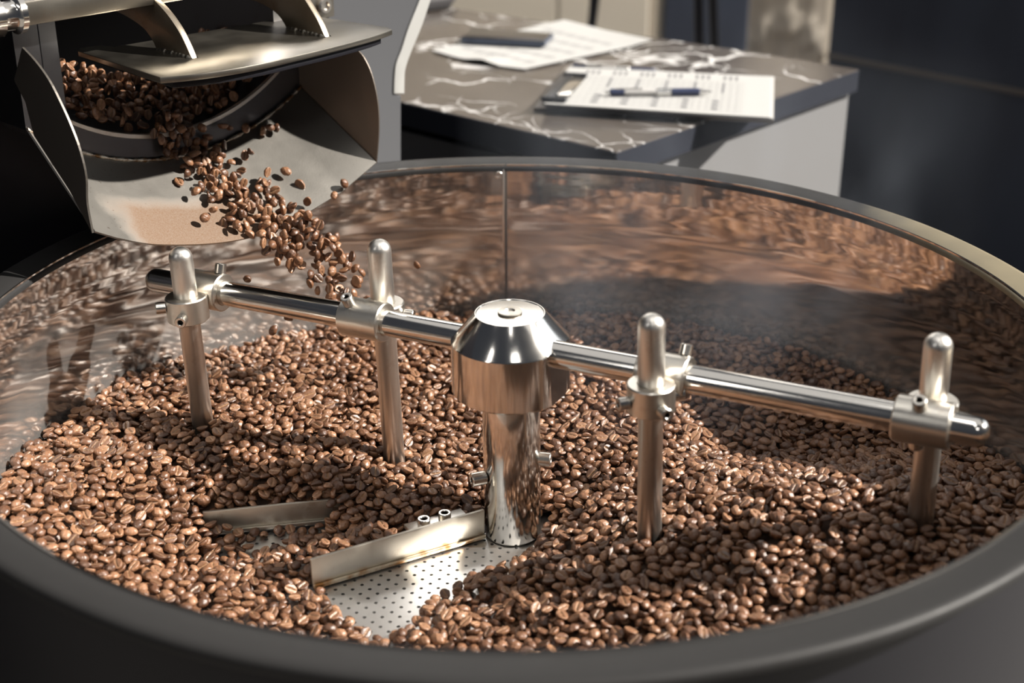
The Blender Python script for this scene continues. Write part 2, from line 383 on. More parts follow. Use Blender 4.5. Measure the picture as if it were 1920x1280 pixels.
for r in range(5):
    for c in range(6):
        u0, v0 = .12+.13*c, .14+.15*r
        for k in range(2):
            ps = [sheet_pt(a, b, .0006) for a, b in ((u0+.055*k, v0), (u0+.055*k+.02, v0), (u0+.055*k+.02, v0+.05), (u0+.055*k, v0+.05))]
            bm.faces.new([bm.verts.new(p) for p in ps])
obj('print', bm, M_INKL, sh, smooth=False, kind='stuff')
# clipboard
c0, c1_, c2_, c3 = at(1000, 206, TZ+.001), at(1450, 231, TZ+.001), at(1452, 149, TZ+.001), at(1062, 128, TZ+.001)
cl = empty('clipboard', c0, 'clipboard holding a stack of printed white forms at the counter corner', 'clipboard')
M_BOARD = mat('grey_brown_hardboard', (.22, .19, .165), .5)
bm = bmesh.new(); slab(bm, [c0, c1_, c2_, c3], Vector((0, 0, .003)), .0008); obj('board', bm, M_BOARD, cl, smooth=False)
for L in range(4):
    z0 = TZ+.0045+.0026*L; j = .003*math.sin(L*2.1)
    q = [at(1020, 197, z0) + Vector((j, 0, 0)), at(1450-2*L, 227-1.2*L, z0) + Vector((j*.5, j, 0)), at(1451-2*L, 146, z0), at(1067, 129, z0) + Vector((0, j, 0))]
    bm = bmesh.new(); slab(bm, q, Vector((0, 0, .0022)), .0003); obj('form_sheet', bm, M_PAPER, cl, smooth=False)
q = [p + Vector((0, 0, .0022)) for p in q]
items = []; light_items = []
for b in range(6):
    x0 = .10 + .135*b
    for k in range(3): items.append((x0 + .028*k, .84-.0*k, .012, .10))
    items.append((x0+.0, .50, .010, .26))
    for k in range(3): items.append((x0 - .035, .10+.085*k, .03, .035))
for r in range(9): light_items.append((.10, .08+.085*r, .78, .006))
for c in range(24): light_items.append((.10+.0325*c, .08, .0012, .70))
bm = bmesh.new(); rects(bm, q, items, .0003); obj('print', bm, M_INK, cl, smooth=False, kind='stuff')
bm = bmesh.new(); rects(bm, q, light_items, .0002); obj('table_lines', bm, M_INKL, cl, smooth=False)
# clip: black jaw, chrome plate
M_CLIPB = mat('black_clip', (.02, .02, .022), .35, .3)
ca, cb2 = at(1022, 182, TZ+.018), at(1058, 142, TZ+.018); uc = (cb2-ca).normalized(); nc = Vector((uc.y, -uc.x, 0))
bm = bmesh.new(); box(bm, ca - uc*.012 - Vector((0, 0, .006)), uc, nc, Vector((0, 0, 1)), (cb2-ca).length+.03, .012, .007, .001); obj('clip_jaw', bm, M_CLIPB, cl)
bm = bmesh.new(); box(bm, ca + nc*.013 + uc*.01, uc, nc, Vector((0, 0, 1)), (cb2-ca).length-.02, .018, .002, .0006); obj('clip_plate', bm, M_POL, cl)
for e in (ca - uc*.008, cb2 + uc*.008):
    bm = bmesh.new(); lathe(bm, e - nc*.004 + Vector((0, 0, .0)), nc, bullet(.0032, 0, .034), 16); obj('clip_arm', bm, M_CLIPB, cl)
M_NAVYP = mat('navy_plastic', (.02, .028, .07), .35); M_CLEAR = mat('grey_clear_barrel', (.42, .41, .40), .25); M_PENTIP = mat('pen_metal', (.75, .74, .72), .2, 1)
def pen(a, b, label):
    L = (b-a).length; u = (b-a).normalized(); e = empty('pen', a, label, 'pen', None)
    for nm, m_, pr in (('tip', M_PENTIP, [(0, L), (.0012, L), (.0035, L-.014), (.0040, L-.016), (0, L-.016)]), ('grip', M_NAVYP, chamf(.0048, L-.052, L-.016)),
                       ('collar', M_PENTIP, chamf(.0049, L-.072, L-.052)), ('barrel', M_CLEAR, chamf(.0045, .024, L-.072)), ('cap', M_NAVYP, chamf(.0046, .006, .024)), ('clicker', M_PENTIP, chamf(.0025, 0, .006))):
        bm = bmesh.new(); lathe(bm, a, u, pr, 20); obj(nm, bm, m_, e)
    bm = bmesh.new(); box(bm, a + u*.012 + Vector((0, 0, .0045)), u, u.cross(Vector((0, 0, 1))), Vector((0, 0, 1)), .036, .0025, .0012, .0004); obj('pocket_clip', bm, M_PENTIP, e)
pz = TZ+.0045+.0026*3+.0022+.0052
pen(at(1135, 173, pz), at(1335, 172, pz), 'ballpoint pen with navy grip lying on the clipboard forms')
pen(at(1068, 124, TZ+.0055), at(1250, 136, TZ+.0055), 'ballpoint pen with navy grip lying on the counter behind the clipboard')
ph = empty('phone', at(950, 70, TZ), 'dark smartphone lying on the loose sheet of paper', 'phone')
pq = [at(864, 80, TZ+.006), at(1022, 88, TZ+.006), at(1038, 72, TZ+.006), at(884, 62, TZ+.006)]
bm = bmesh.new(); slab(bm, pq, Vector((0, 0, .008)), .002); obj('case', bm, mat('phone_case', (.10, .12, .17), .3, .6), ph)
pq2 = [quadpt(pq, a, b) + Vector((0, 0, .0083)) for a, b in ((.015, .03), (.985, .03), (.985, .97), (.015, .97))]
bm = bmesh.new(); slab(bm, pq2, Vector((0, 0, .0006)), .0002); obj('screen', bm, mat('phone_glass', (.03, .026, .024), .12), ph)
bm = bmesh.new()
for a in (.03, .09, .13):
    p = quadpt(pq, a, 0) + Vector((0, -.0004, .003)); box(bm, p, Vector((1, 0, 0)), Vector((0, 1, 0)), Vector((0, 0, 1)), .006, .0012, .002)
obj('side_button', bm, M_HEX, ph, smooth=False)
cs = empty('dark_case', at(800, 15, TZ), 'dark rounded case at the far end of the counter beside the roaster', 'case')
bm = bmesh.new(); pq = [at(770, 26, TZ+.001), at(846, 16, TZ+.001), at(858, -2, TZ+.001), at(770, 2, TZ+.001)]
slab(bm, pq, Vector((0, 0, .022)), .006); obj('shell', bm, mat('case_black', (.03, .028, .03), .5), cs)

# ================================================================ COOLING TRAY
R = .400; ZP = -.180
tray = empty('cooling_tray', (0, 0, -.30), 'large round steel cooling tray with black rim, full of roasted beans', 'cooling tray')
def wall_sheet(a0, a1):
    bm = bmesh.new(); n = max(8, int((a1-a0)/1.5)); rows = [0.002, -.03, -.06, -.09, -.12, -.15, ZP-.004]
    V = [[bm.verts.new((rr*math.cos(math.radians(a0+(a1-a0)*i/n)), rr*math.sin(math.radians(a0+(a1-a0)*i/n)), z)) for i in range(n+1)] for rr, z in [(R, z) for z in rows] + [(R+.0015, z) for z in rows[::-1]]]
    V.append(V[0])
    for p, q_ in zip(V, V[1:]):
        for i in range(n): bm.faces.new((p[i], p[i+1], q_[i+1], q_[i]))
    return bm
SEAM = 90.9
obj('wall_sheet', wall_sheet(SEAM+.12, SEAM+179.9), M_WALL, tray, angle=50)
obj('wall_sheet', wall_sheet(SEAM-180, SEAM-.12), M_WALL, tray, angle=50)
sa = math.radians(SEAM)
bm = bmesh.new(); tv = Vector((-math.sin(sa), math.cos(sa), 0)); rv = Vector((math.cos(sa), math.sin(sa), 0))
box(bm, rv*(R-.0008) - tv*.0016 + Vector((0, 0, ZP)), tv, rv, Vector((0, 0, 1)), .0026, .003, .180, .0003); obj('seam', bm, mat('seam_sealant', (.10, .08, .065), .5, .4), tray)
bm = bmesh.new(); box(bm, rv*(R-.0014) + tv*.001 + Vector((0, 0, -.095)), tv, rv, Vector((0, 0, 1)), .0022, .003, .093, .0006); obj('seam_strip', bm, M_SAT, tray)
def capscrew(name, pos, axis, r, hgt, parent, hexr=None, m=None):
    bm = bmesh.new(); h2 = (hexr or r*.48)
    prof = [(0, 0), (r*.5, 0), (r*.5, .0005), (r, .0006), (r, hgt-.0006), (r-.0006, hgt), (h2*1.12, hgt), (h2*.9, hgt-.0006), (h2*.9, hgt-r*.7), (0, hgt-r*.7)]
    lathe(bm, pos, axis, prof, 24); ax = axis.normalized()
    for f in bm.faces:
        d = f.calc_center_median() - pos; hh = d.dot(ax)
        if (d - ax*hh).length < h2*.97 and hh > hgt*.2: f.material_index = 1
    return obj(name, bm, m or M_SCREW, parent, mat2=M_HEX)
# rivet at the seam
sd = math.radians(SEAM+1.0); rp = Vector((math.cos(sd)*(R-.0004), math.sin(sd)*(R-.0004), -.0085))
capscrew('wall_rivet', rp, -Vector((math.cos(sd), math.sin(sd), 0)), .0040, .0018, tray)
# rim profile revolved
bm = bmesh.new()
prof = [(R-.0012, -.0045), (R-.0014, -.0012), (R-.0006, .0002), (R+.001, .0010), (R+.012, .0022), (R+.022, .0030), (R+.0262, .0026), (R+.0285, .0004), (R+.0285, -.003), (R+.026, -.006), (R+.002, -.006), (R-.0012, -.0045)]
lathe(bm, Vector((0, 0, 0)), Vector((0, 0, 1)), prof, 240)
for v in bm.verts:
    a = math.atan2(v.co.y, v.co.x); f_ = 1 + .0012*math.sin(a*11)*math.sin(a*4+1) if v.co.xy.length > R+.02 else 1
    v.co.x *= f_; v.co.y *= f_
obj('rim', bm, M_RIM, tray, angle=60)
bm = bmesh.new(); lathe(bm, Vector((0, 0, 0)), Vector((0, 0, 1)), [(R+.012, -.010), (R+.012, -.27), (R+.008, -.30), (0, -.30)], 180); obj('outer_shell', bm, M_BLACK, tray, angle=60)
# perforated plate: real holes where the plate shows, plain sheet under the heap
la = Vector((.012782, .000358, 0)); lb = Vector((.006284, -.005795, 0)); o0 = at(657.5, 1122, ZP)
bm = bmesh.new(); I0, I1, J0, J1 = -10, 14, -20, 17
def cell_o(i, j):  # rows of b, shifted back every second row so the patch stays upright
    return o0 + la*(i - (j//2)) + lb*j
e1_ = la; e2_ = lb*2 - la     # near-rectangular 2-row cell with two holes
NI, NJ0, NJ1 = 15, -9, 8
def P(u, v): return o0 + la*u + e2_*v
def cellrow(c, hu, hv):
    hr = .00145; k = 12; outer = []; per = []
    for t_ in range(k):
        a = 2*math.pi*t_/k; per.append(bm.verts.new(c + Vector((hr*math.cos(a), hr*math.sin(a), 0))))
    return per
cache = {}
def gv(u, v):
    key = (round(u*4), round(v*4))
    if key not in cache: cache[key] = bm.verts.new(P(u, v))
    return cache[key]
for i in range(-NI, 11):
    for j in range(NJ0, NJ1+1):
        # split the 2-hole cell into two half-pitch diamonds built as rectangles (u +-.25/.75)
        for (cu, cv) in ((i, j), (i+.5, j+.5)):
            k = 12; hr = .00145
            c = P(cu, cv)
            corners = [gv(cu-.25, cv-.25), gv(cu+.25, cv-.25), gv(cu+.25, cv+.25), gv(cu-.25, cv+.25)]
            ang = lambda w_: math.atan2((w_-c).y, (w_-c).x)
            hv_ = [bm.verts.new(c + Vector((hr*math.cos(2*math.pi*q_/k), hr*math.sin(2*math.pi*q_/k), 0))) for q_ in range(k)]
            hw_ = [bm.verts.new(v_.co + Vector((0, 0, -.0016))) for v_ in hv_]
            for q_ in range(k): bm.faces.new((hv_[q_], hv_[(q_+1) % k], hw_[(q_+1) % k], hw_[q_]))
            cc = sorted(corners, key=lambda v_: ang(v_.co) % (2*math.pi))
            ca_ = [ang(v_.co) % (2*math.pi) for v_ in cc]
            def near(a): 
                best = 0; bd = 9
                for q_, x in enumerate(ca_):
                    d = abs((x-a+math.pi) % (2*math.pi) - math.pi)
                    if d < bd: bd, best = d, q_
                return best
            own = [near(2*math.pi*(q_+.5)/k) for q_ in range(k)]
            for q_ in range(k):
                bm.faces.new((hv_[q_], cc[own[q_]], hv_[(q_+1) % k]))
                if own[q_] != own[(q_+1) % k]: bm.faces.new((hv_[(q_+1) % k], cc[own[q_]], cc[own[(q_+1) % k]]))
        # the other two half cells are solid
        for (cu, cv) in ((i+.5, j), (i, j+.5)):
            bm.faces.new((gv(cu-.25, cv-.25), gv(cu+.25, cv-.25), gv(cu+.25, cv+.25), gv(cu-.25, cv+.25)))
obj('perforated_plate', bm, M_PLATE, tray, smooth=False)
u0, u1, v0, v1_ = -NI-.25, 10.75, NJ0-.25, NJ1+.75
bm = bmesh.new()
inner = [bm.verts.new(P(a, b)) for a, b in ((u0+.25, v0+.25), (u1-.25, v0+.25), (u1-.25, v1_-.25), (u0+.25, v1_-.25))]
outer = [bm.verts.new((.3995*math.cos(2*math.pi*i/96), .3995*math.sin(2*math.pi*i/96), ZP-.0003)) for i in range(96)]
for v_ in inner: v_.co.z -= .0003
es = [bm.edges.new((inner[i], inner[(i+1) % 4])) for i in range(4)] + [bm.edges.new((outer[i], outer[(i+1) % 96])) for i in range(96)]
bmesh.ops.triangle_fill(bm, use_beauty=True, use_dissolve=False, edges=es)
obj('floor_plate', bm, M_PLATE, tray, smooth=False)

# ================================================================ STIRRER
S_AX = Vector((-.030, 0, 1)).normalized()
H = Vector((-.00419, 0, -.01538)); RD = Vector((.88943, -.45628, .02668)).normalized(); SD = S_AX.cross(RD).normalized()
HB = Vector((.0007, 0, ZP)); H_AX = Vector((-.012, 0, 1)).normalized()
st = empty('bean_stirrer', (0, 0, ZP), 'polished steel stirring arm with hub and four upright posts in the tray', 'stirrer')
bm = bmesh.new(); lathe(bm, H, RD, bullet(.0103, -.3445, .3515, m=9), 48); obj('cross_rod', bm, M_POL, st)
# hub
bm = bmesh.new()
rings = lathe(bm, HB, H_AX, [(0, .1275), (.0425, .1275), (.0447, .1295), (.0447, .1695), (.0441, .1708), (.0268, .1905), (.0262, .1911), (.0256, .1911), (.0250, .1905), (.0125, .1908), (.0118, .1908), (0, .1908)], 128)
rdh = (RD - H_AX*RD.dot(H_AX)).normalized()
for v in bm.verts:
    d = (v.co - HB).dot(rdh)
    for sg in (1, -1):
        if d*sg > .0405: v.co -= rdh*(d - .0405*sg)
obj('hub', bm, M_POL, st, angle=22)
bm = bmesh.new(); lathe(bm, HB, H_AX, [(0, .1911), (.0085, .1911), (.0092, .1916), (.0090, .1925), (.0040, .1928), (.0030, .1915), (0, .1913)], 48); obj('hub_screw', bm, M_SLEEVE, st)
bm = bmesh.new(); lathe(bm, HB, H_AX, [(0, .1195), (.0205, .1195), (.0205, .128), (0, .128)], 64); obj('hub_groove', bm, M_HEX, st)  # dark ring in the groove between hub and column
bm = bmesh.new(); lathe(bm, HB, H_AX, [(0, .001), (.0205, .001), (.0222, .0035), (.0222, .1185), (.0215, .1205), (.0198, .1210), (.0190, .1195), (0, .1195)], 96); obj('column', bm, M_POL, st)
capscrew('column_screw', HB + H_AX*.056 + Vector((-.0205, -.0085, 0)), Vector((-.92, -.38, 0)), .0055, .012, st)
capscrew('column_screw', HB + H_AX*.070 + Vector((.0205, -.004, 0)), Vector((.98, -.2, 0)), .0055, .010, st)
def dirv(az): return Vector((math.cos(math.radians(az)), math.sin(math.radians(az)), 0))
#   t on rod, side sign, height above / below rod, screws
POSTS = [(-.282, -1, .047, -.150, [(268, -.005, 1), (196, .0, 1)], [(70, .012)]),
         (-.1247, 1, .058, -.158, [(-12, -.001, 1), (200, .0, 0)], [(115, -.010), (300, -.010)]),
         (.1269, -1, .057, -.160, [(200, -.004, 1), (292, -.005, 1), (20, -.004, 1)], [(60, .012)]),
         (.3086, 1, .053, -.160, [(330, -.001, 1), (205, .003, 1)], [(118, -.002), (285, -.004)])]
POST_XY = []
for t_, sg, hu, hd, scr, sscr in POSTS:
    Pp = H + RD*t_ + SD*(.026*sg)
    bm = bmesh.new(); lathe(bm, Pp, S_AX, [(0, hd), (.0085, hd), (.0089, hd+.0006)] + [(.0089, -.016), (.0096, -.015)] + bullet(.0096, -.02, hu, False, True, 9)[3:], 48); obj('post', bm, M_SAT, st)
    bm = bmesh.new()
    lathe(bm, Pp, S_AX, chamf(.0172, -.0165, .0045, .0010, .0096), 64)
    lathe(bm, H + RD*t_, RD, chamf(.0158, -.0185, .0185, .0010, .0103), 64)
    # saddle that joins the two collars
    box(bm, H + RD*(t_-.010) + SD*(.006*sg) - S_AX*.011, RD, SD*sg, S_AX, .020, .014, .014, .001)
    cc_ = obj('cross_clamp', bm, M_SLEEVE, st)
    for az_, dh, on in scr:
        if on: capscrew('set_screw', Pp + S_AX*(dh-.004) + dirv(az_)*.0168, dirv(az_), .0048, .0085, cc_)
    for az_, dt in sscr:
        d_ = (SD*math.cos(math.radians(az_)) + S_AX*math.sin(math.radians(az_))).normalized()
        capscrew('set_screw', H + RD*(t_+dt) + d_*.0152, d_, .0048, .0085, cc_)
    B_ = Pp + S_AX*((-.13-Pp.z)/S_AX.z); POST_XY.append((B_.x, B_.y))
# scraper blades
def blade(A, B, z0, z1, name, lipm):
    u = (B-A).normalized(); n_ = Vector((u.y, -u.x, 0)); L = (B-A).length
    e = bmesh.new(); box(e, A + Vector((0, 0, z0)), u, n_, Vector((0, 0, 1)), L, -.0028, z1-z0, .0005)
    o = obj(name, e, M_BLADE, st)
    e = bmesh.new(); box(e, A + Vector((0, 0, z0-.0005)), u, n_, Vector((0, 0, 1)), L, .0022, .0035, .0006); obj('blade_lip', e, lipm, o)
    return o, u, n_
M_BRASS = mat('worn_brass_lip', (.50, .33, .16), .35, .9); t = NT(M_BRASS)
t.l(t.mix(t.ramp(t.noise(t.coord(), 70, 3), [(.4, 0.0), (.6, 1.0)]), (.62, .55, .43), (.34, .17, .06)), t.b.inputs['Base Color'])
BA, BB = Vector((-.1485, -.0795, 0)), Vector((-.0215, -.0085, 0))
bl, u1_, n1_ = blade(BA, BB, ZP+.002, ZP+.0265, 'scraper_blade', M_BRASS)
e = bmesh.new(); box(e, BB - u1_*.060 - n1_*.022 + Vector((0, 0, ZP+.016)), u1_, n1_, Vector((0, 0, 1)), .050, .019, .004, .0008); obj('blade_arm', e, M_SAT, bl)
for d_ in (.048, .030): capscrew('blade_bolt', BB - u1_*d_ - n1_*.010 + Vector((0, 0, ZP+.020)), Vector((0, 0, 1)), .0050, .008, bl, .003)
CA, CB = Vector((-.243, -.0080, 0)), Vector((-.137, .0128, 0))
bl2, u2_, n2_ = blade(CA, CB, ZP+.004, ZP+.024, 'plough_blade', M_BLADE)
bl2['label'] = 'small plough blade half buried in the beans'

# ================================================================ ROASTER
ro = empty('coffee_roaster', RK(.6, 0, -.95), 'dark drum coffee roaster with steel discharge chute and raised door plate', 'roaster')
KF, KR, KL = .455, .390, .305
def arcz(s, c, z, r): return z - math.sqrt(max(r*r-(s-c)**2, 0))
def in_arc(s): return arcz(s, -.0151, .2784, .1988)
def out_arc(s): return arcz(s, -.0072, .2957, .2416)
SL, SR, OL, OR_ = -.121, .098, -.159, .1235
NS = 28; si = [SL + (SR-SL)*i/NS for i in range(NS+1)]; so = [OL + (OR_-OL)*i/NS for i in range(NS+1)]
pin = [(SL, .30)] + [(s, in_arc(s)) for s in si] + [(SR, .30)]
pout = [(OL, .30)] + [(s, out_arc(s)) for s in so] + [(OR_, .30)]
# flange: band between opening and outer edge
bm = bmesh.new()
fr = [[bm.verts.new(RK(KR-.0, *p)) for p in pin], [bm.verts.new(RK(KR, *p)) for p in pout], [bm.verts.new(RK(KF, *p)) for p in pout], [bm.verts.new(RK(KF+.12, *p)) for p in pin]]
for a, b in ((0, 1), (1, 2), (3, 0)):
    for i in range(len(pin)-1): bm.faces.new((fr[a][i], fr[a][i+1], fr[b][i+1], fr[b][i]))
obj('drum_flange', bm, M_FLANGE, ro)
# raised lip round the opening
bm = bmesh.new(); lp = [RK(KR-.004, s, in_arc(s)) for s in si]
V = [[bm.verts.new(RK(KR-dk, s, in_arc(s)-dz)) for s in si] for dk, dz in ((0, 0), (.003, .0), (.0035, .0006), (.0035, .004), (.003, .0045), (0, .0045))]
for p, q_ in zip(V, V[1:]):
    for i in range(NS): bm.faces.new((p[i], p[i+1], q_[i+1], q_[i]))
obj('opening_lip', bm, M_SAT, ro)
# dark drum behind
bm = bmesh.new(); rr = [[bm.verts.new(RK(k, -.012 + .26*math.cos(2*math.pi*i/64), .30 + .26*math.sin(2*math.pi*i/64))) for i in range(64)] for k in (KF+.121, KF+.55)]
for i in range(64): bm.faces.new((rr[0][i], rr[0][(i+1) % 64], rr[1][(i+1) % 64], rr[1][i]))
bm.faces.new(rr[1]); obj('drum', bm, M_DARK, ro)
# face panels
ddn = Vector((0, 0, 1))
pe = [atk(x, y, KF) for x, y in ((808, -60), (787, 0), (766, 53), (753, 93), (743, 120), (740, 146), (739, 176), (752, 179), (752, 300))]
pp = [(OR_, .34), (OR_, -.62)] + [(pe[-1][0]-.003, -.62)] + [p for p in pe[::-1]] + [(pe[0][0]+.02, .34)]
bm = bmesh.new(); slab(bm, [RK(KF, *p) for p in pp], -NV*.012, .0010); obj('front_panel', bm, M_PANEL, ro, smooth=False)
t_in = [atk(x, y, KF-.002) for x, y in ((808, -60), (787, 0), (766, 53), (753, 93), (743, 120), (740, 146), (739, 176))]
t_out = [atk(x, y, KF-.002) for x, y in ((829, -60), (808, 0), (791, 50), (772, 96), (761, 128), (759, 150), (758.5, 176))]
bm = bmesh.new(); slab(bm, [RK(KF-.002, p.x, p.y) for p in smooth_curve([(a, b, 0) for a, b in t_in], 5)] + [RK(KF-.002, p.x, p.y) for p in smooth_curve([(a, b, 0) for a, b in t_out], 5)[::-1]], -NV*.012, .0008); obj('edge_trim', bm, M_TRIM, ro, angle=25)
pp = [(OL-.0005, .34), (-.75, .34), (-.75, -.70), (OR_-.001, -.70), (OR_-.001, out_arc(OR_))] + [(s, out_arc(s)) for s in so[::-1]]
bm = bmesh.new(); slab(bm, [RK(KF, *p) for p in pp], -NV*.012); obj('front_plate', bm, M_BLACK, ro, smooth=False)
bm = bmesh.new(); box(bm, RK(KF+.56, -.76, -.94), DV, NV, ddn, 1.05, .54, .60, .004); obj('base', bm, M_BLACK, ro, smooth=False)
# left-hand jamb strip beside the opening (pale grey edge)
bm = bmesh.new(); box(bm, RK(KR-.0006, SL-.016, in_arc(SL)+.004), DV, -NV, ddn, .0158, .004, .20, .0006); obj('jamb_strip', bm, M_FLANGE, ro, smooth=False)
bm = bmesh.new(); s_, z_ = atk(598, 8, KF); box(bm, RK(KF-.0005, s_-.016, z_-.013), DV, NV, ddn, .030, .006, .06, .0008); bp = obj('bolt_plate', bm, M_LID, ro, smooth=False)
bm = bmesh.new(); lathe(bm, RK(KF-.006, s_, z_), NV, [(0, 0), (.0078, 0), (.0078, .004), (.0068, .0055), (.0042, .0055), (.0036, .003), (0, .003)], 32); obj('hex_bolt', bm, M_SCREW, bp)
# chute floor: ruled folded sheet
lipP = [(-.159, .041), (-.141, .031), (-.100, .014), (-.031, -.0015), (.033, -.0025), (.097, .013), (.140, .031)]
wS = [-.159, -.135, -.095, -.031, .030, .088, .1225]
def seg(arr, s):
    for (a, b) in zip(arr, arr[1:]):
        if s <= b[0]: break
    f_ = (s-a[0])/(b[0]-a[0]); return a, b, f_
def chute_pt(t_, e):      # t_ 0..6 across, e 0 weld .. 1 lip
    i = min(int(t_), 5); f_ = t_-i
    sl = lipP[i][0]*(1-f_) + lipP[i+1][0]*f_
    tt = (sl+.159)/.299
    zl = lipP[i][1]*(1-f_) + lipP[i+1][1]*f_
    sm = [Vector((lipP[j][0], lipP[j][1], 0)) for j in range(7)]
    # soften the middle folds of the lip
    p0, p1, p2, p3 = sm[max(i-1, 0)], sm[i], sm[i+1], sm[min(i+2, 6)]
    cr_ = .5*((2*p1) + (p2-p0)*f_ + (2*p0-5*p1+4*p2-p3)*f_*f_ + (3*p1-p0-3*p2+p3)*f_**3)
    wgt = 1.0 if 0 < i < 5 else .0
    if i >= 4: wgt = 0
    sl, zl = sl*(1-wgt)+cr_.x*wgt, zl*(1-wgt)+cr_.y*wgt
    sw = wS[i]*(1-f_) + wS[i+1]*f_; zw = out_arc(sw)
    return RK(KR-.0008 + (KL-KR)*e, sw + (sl-sw)*e, zw + (zl-zw)*e - .004*math.sin(math.pi*e)*0)
bm = bmesh.new(); NT_, NE = 48, 8
Vc = [[bm.verts.new(chute_pt(6*i/NT_, j/NE)) for j in range(NE+1)] for i in range(NT_+1)]
for i in range(NT_):
    for j in range(NE): bm.faces.new((Vc[i][j], Vc[i+1][j], Vc[i+1][j+1], Vc[i][j+1]))
bmesh.ops.recalc_face_normals(bm, faces=bm.faces)
bmesh.ops.solidify(bm, geom=bm.faces[:], thickness=.0016)
chute = obj('chute_sheet', bm, M_CHUTE, ro, angle=12)
# weld bead
bm = bmesh.new(); pr_ = []
for i in range(97):
    P0 = chute_pt(6*i/96, .0) + NV*.002 + Vector((0, 0, .0012)); r_ = .0016 + .0008*math.sin(i*1.9)*math.sin(i*.7)
    pr_.append([bm.verts.new(P0 + (NV*math.cos(a)+Vector((0, 0, 1))*math.sin(a))*r_) for a in np.linspace(0, 2*math.pi, 9)[:-1]])
for p, q_ in zip(pr_, pr_[1:]):
    for k in range(8): bm.faces.new((p[k], q_[k], q_[(k+1) % 8], p[(k+1) % 8]))
obj('weld_bead', bm, M_WELD, ro, angle=80)
# cheeks
M_CHEEK = mat('cheek_sheet', (.20, .17, .145), .36, .85); t = NT(M_CHEEK); t.bump(t.noise(t.coord((300, 300, 300)), 1, 3), .1, .0004)
t.l(t.math('ADD', .32, t.math('MULTIPLY', t.noise(t.coord(), 30, 3), .15)), t.b.inputs['Roughness'])
r0 = chute_pt(6, 1); r1 = chute_pt(6, 0); nch = (r1-r0).cross(Vector((0, 0, 1))).normalized()
cp = [atplane(x, y, r0, nch) for x, y in ((709, 262), (710, 222), (706, 180), (696, 138), (682, 108), (668, 92))]
rt_ = RK(KR, OR_, .17)
outl = [r0] + smooth_curve([r0] + cp + [cp[-1] + (cp[-1]-cp[-2])*.8 + Vector((0, 0, -.001))], 4)[1:] + [rt_, r1]
bm = bmesh.new(); slab(bm, outl, nch*-.0016 if nch.dot(DV) < 0 else nch*.0016); obj('chute_cheek', bm, M_CHEEK, ro, smooth=False)
l0 = chute_pt(0, 1)
cp = [atplane(x, y, l0, DV) for x, y in ((166, 380), (164, 330), (153, 282), (138, 240), (118, 195), (95, 150), (70, 115), (45, 88))]
bt = [atplane(x, y, l0, DV) for x, y in ((30, 150), (51, 190), (67, 253), (134, 356))]
bm = bmesh.new(); slab(bm, smooth_curve([l0] + cp, 4) + bt, -DV*.0018); obj('chute_cheek', bm, mat('cheek_outer', (.075, .067, .058), .42, .55), ro, smooth=False)
# door plate (raised) with its curved brackets and hinge bar
ZL = .157
lidf = [(300, 145), (365, 139), (430, 130), (500, 117), (560, 103), (615, 90), (665, 77), (710, 64), (735, 55)]
lk = [at(x, y, ZL) for x, y in lidf]
lidp = smooth_curve(lk, 3) + [at(728, 51, ZL), at(610, 33, ZL), at(565, 28, ZL), at(400, 56, ZL), at(215, 87, ZL), at(190, 84, ZL), at(150, 90, ZL), at(146, 95, ZL)]
bm = bmesh.new(); slab(bm, lidp, Vector((0, 0, -.0050)), .0007); lid = obj('door_plate', bm, M_LID, ro, angle=25)
cen = sum(lidp, Vector())/len(lidp)
bm = bmesh.new(); slab(bm, [cen + (p-cen)*.90 + Vector((0, 0, -.0052)) for p in lidp], Vector((0, 0, -.0060)), .0008); obj('door_backing', bm, M_BLACK, lid, angle=25)
KBAR = .37
def bracket(s, outer, inner):
    bm = bmesh.new(); o_ = smooth_curve([(k, z, 0) for k, z in outer], 5); i_ = smooth_curve([(k, z, 0) for k, z in inner], 5)
    slab(bm, [RK(p.x, s-.003, p.y) for p in o_] + [RK(p.x, s-.003, p.y) for p in i_[::-1]], DV*.006, .0006); return obj('door_bracket', bm, M_BRONZE, lid, angle=30)
bracket(-.038, [(.322, ZL), (.329, .168), (.339, .180), (.355, .192), (.376, .202), (.405, .211), (.44, .214)], [(.372, ZL), (.376, .163), (.384, .170), (.394, .1745), (.410, .1785), (.426, .181), (.44, .182)])
bracket(.090, [(.305, ZL), (.312, .168), (.321, .178), (.334, .190), (.352, .201), (.376, .209), (.41, .213)], [(.358, ZL), (.361, .161), (.368, .167), (.380, .172), (.395, .175), (.41, .176), (.43, .176)])
for s_, k0, k1 in ((-.038, .320, .374), (.090, .303, .360)):       # fillet welds at the bracket feet
    for sg in (-1, 1):
        bm = bmesh.new(); prv = None
        for i in range(31):
            k = k0 + (k1-k0)*i/30; r_ = (.0024 + .0006*math.sin(i*2.1) + .0004*math.sin(i*.9))*max(.02, min(1, i/3, (30-i)/3))
            ring = [bm.verts.new(RK(k, s_ + sg*(.0028 + (r_*math.cos(a))), ZL + r_*math.sin(a))) for a in np.linspace(0, math.pi/2, 5)]
            if prv:
                for a_, b_ in zip(range(4), range(1, 5)): bm.faces.new((prv[a_], ring[a_], ring[b_], prv[b_]))
            prv = ring
        obj('fillet_weld', bm, M_LID, lid, angle=80)
bm = bmesh.new(); box(bm, RK(KBAR+.011, -.160, .1945), DV, NV, ddn, .34, .013, .019, .0015); obj('hinge_bar', bm, M_LID, lid, angle=30)
bm = bmesh.new(); lathe(bm, RK(KBAR+.004, -.158, .204), -DV, [(0, 0), (.013, 0), (.0155, .0015), (.0155, .006), (.013, .0075), (.0120, .009), (.0120, .018), (.016, .020), (.016, .05), (0, .05)], 48); obj('hinge_knob', bm, M_POL, ro)

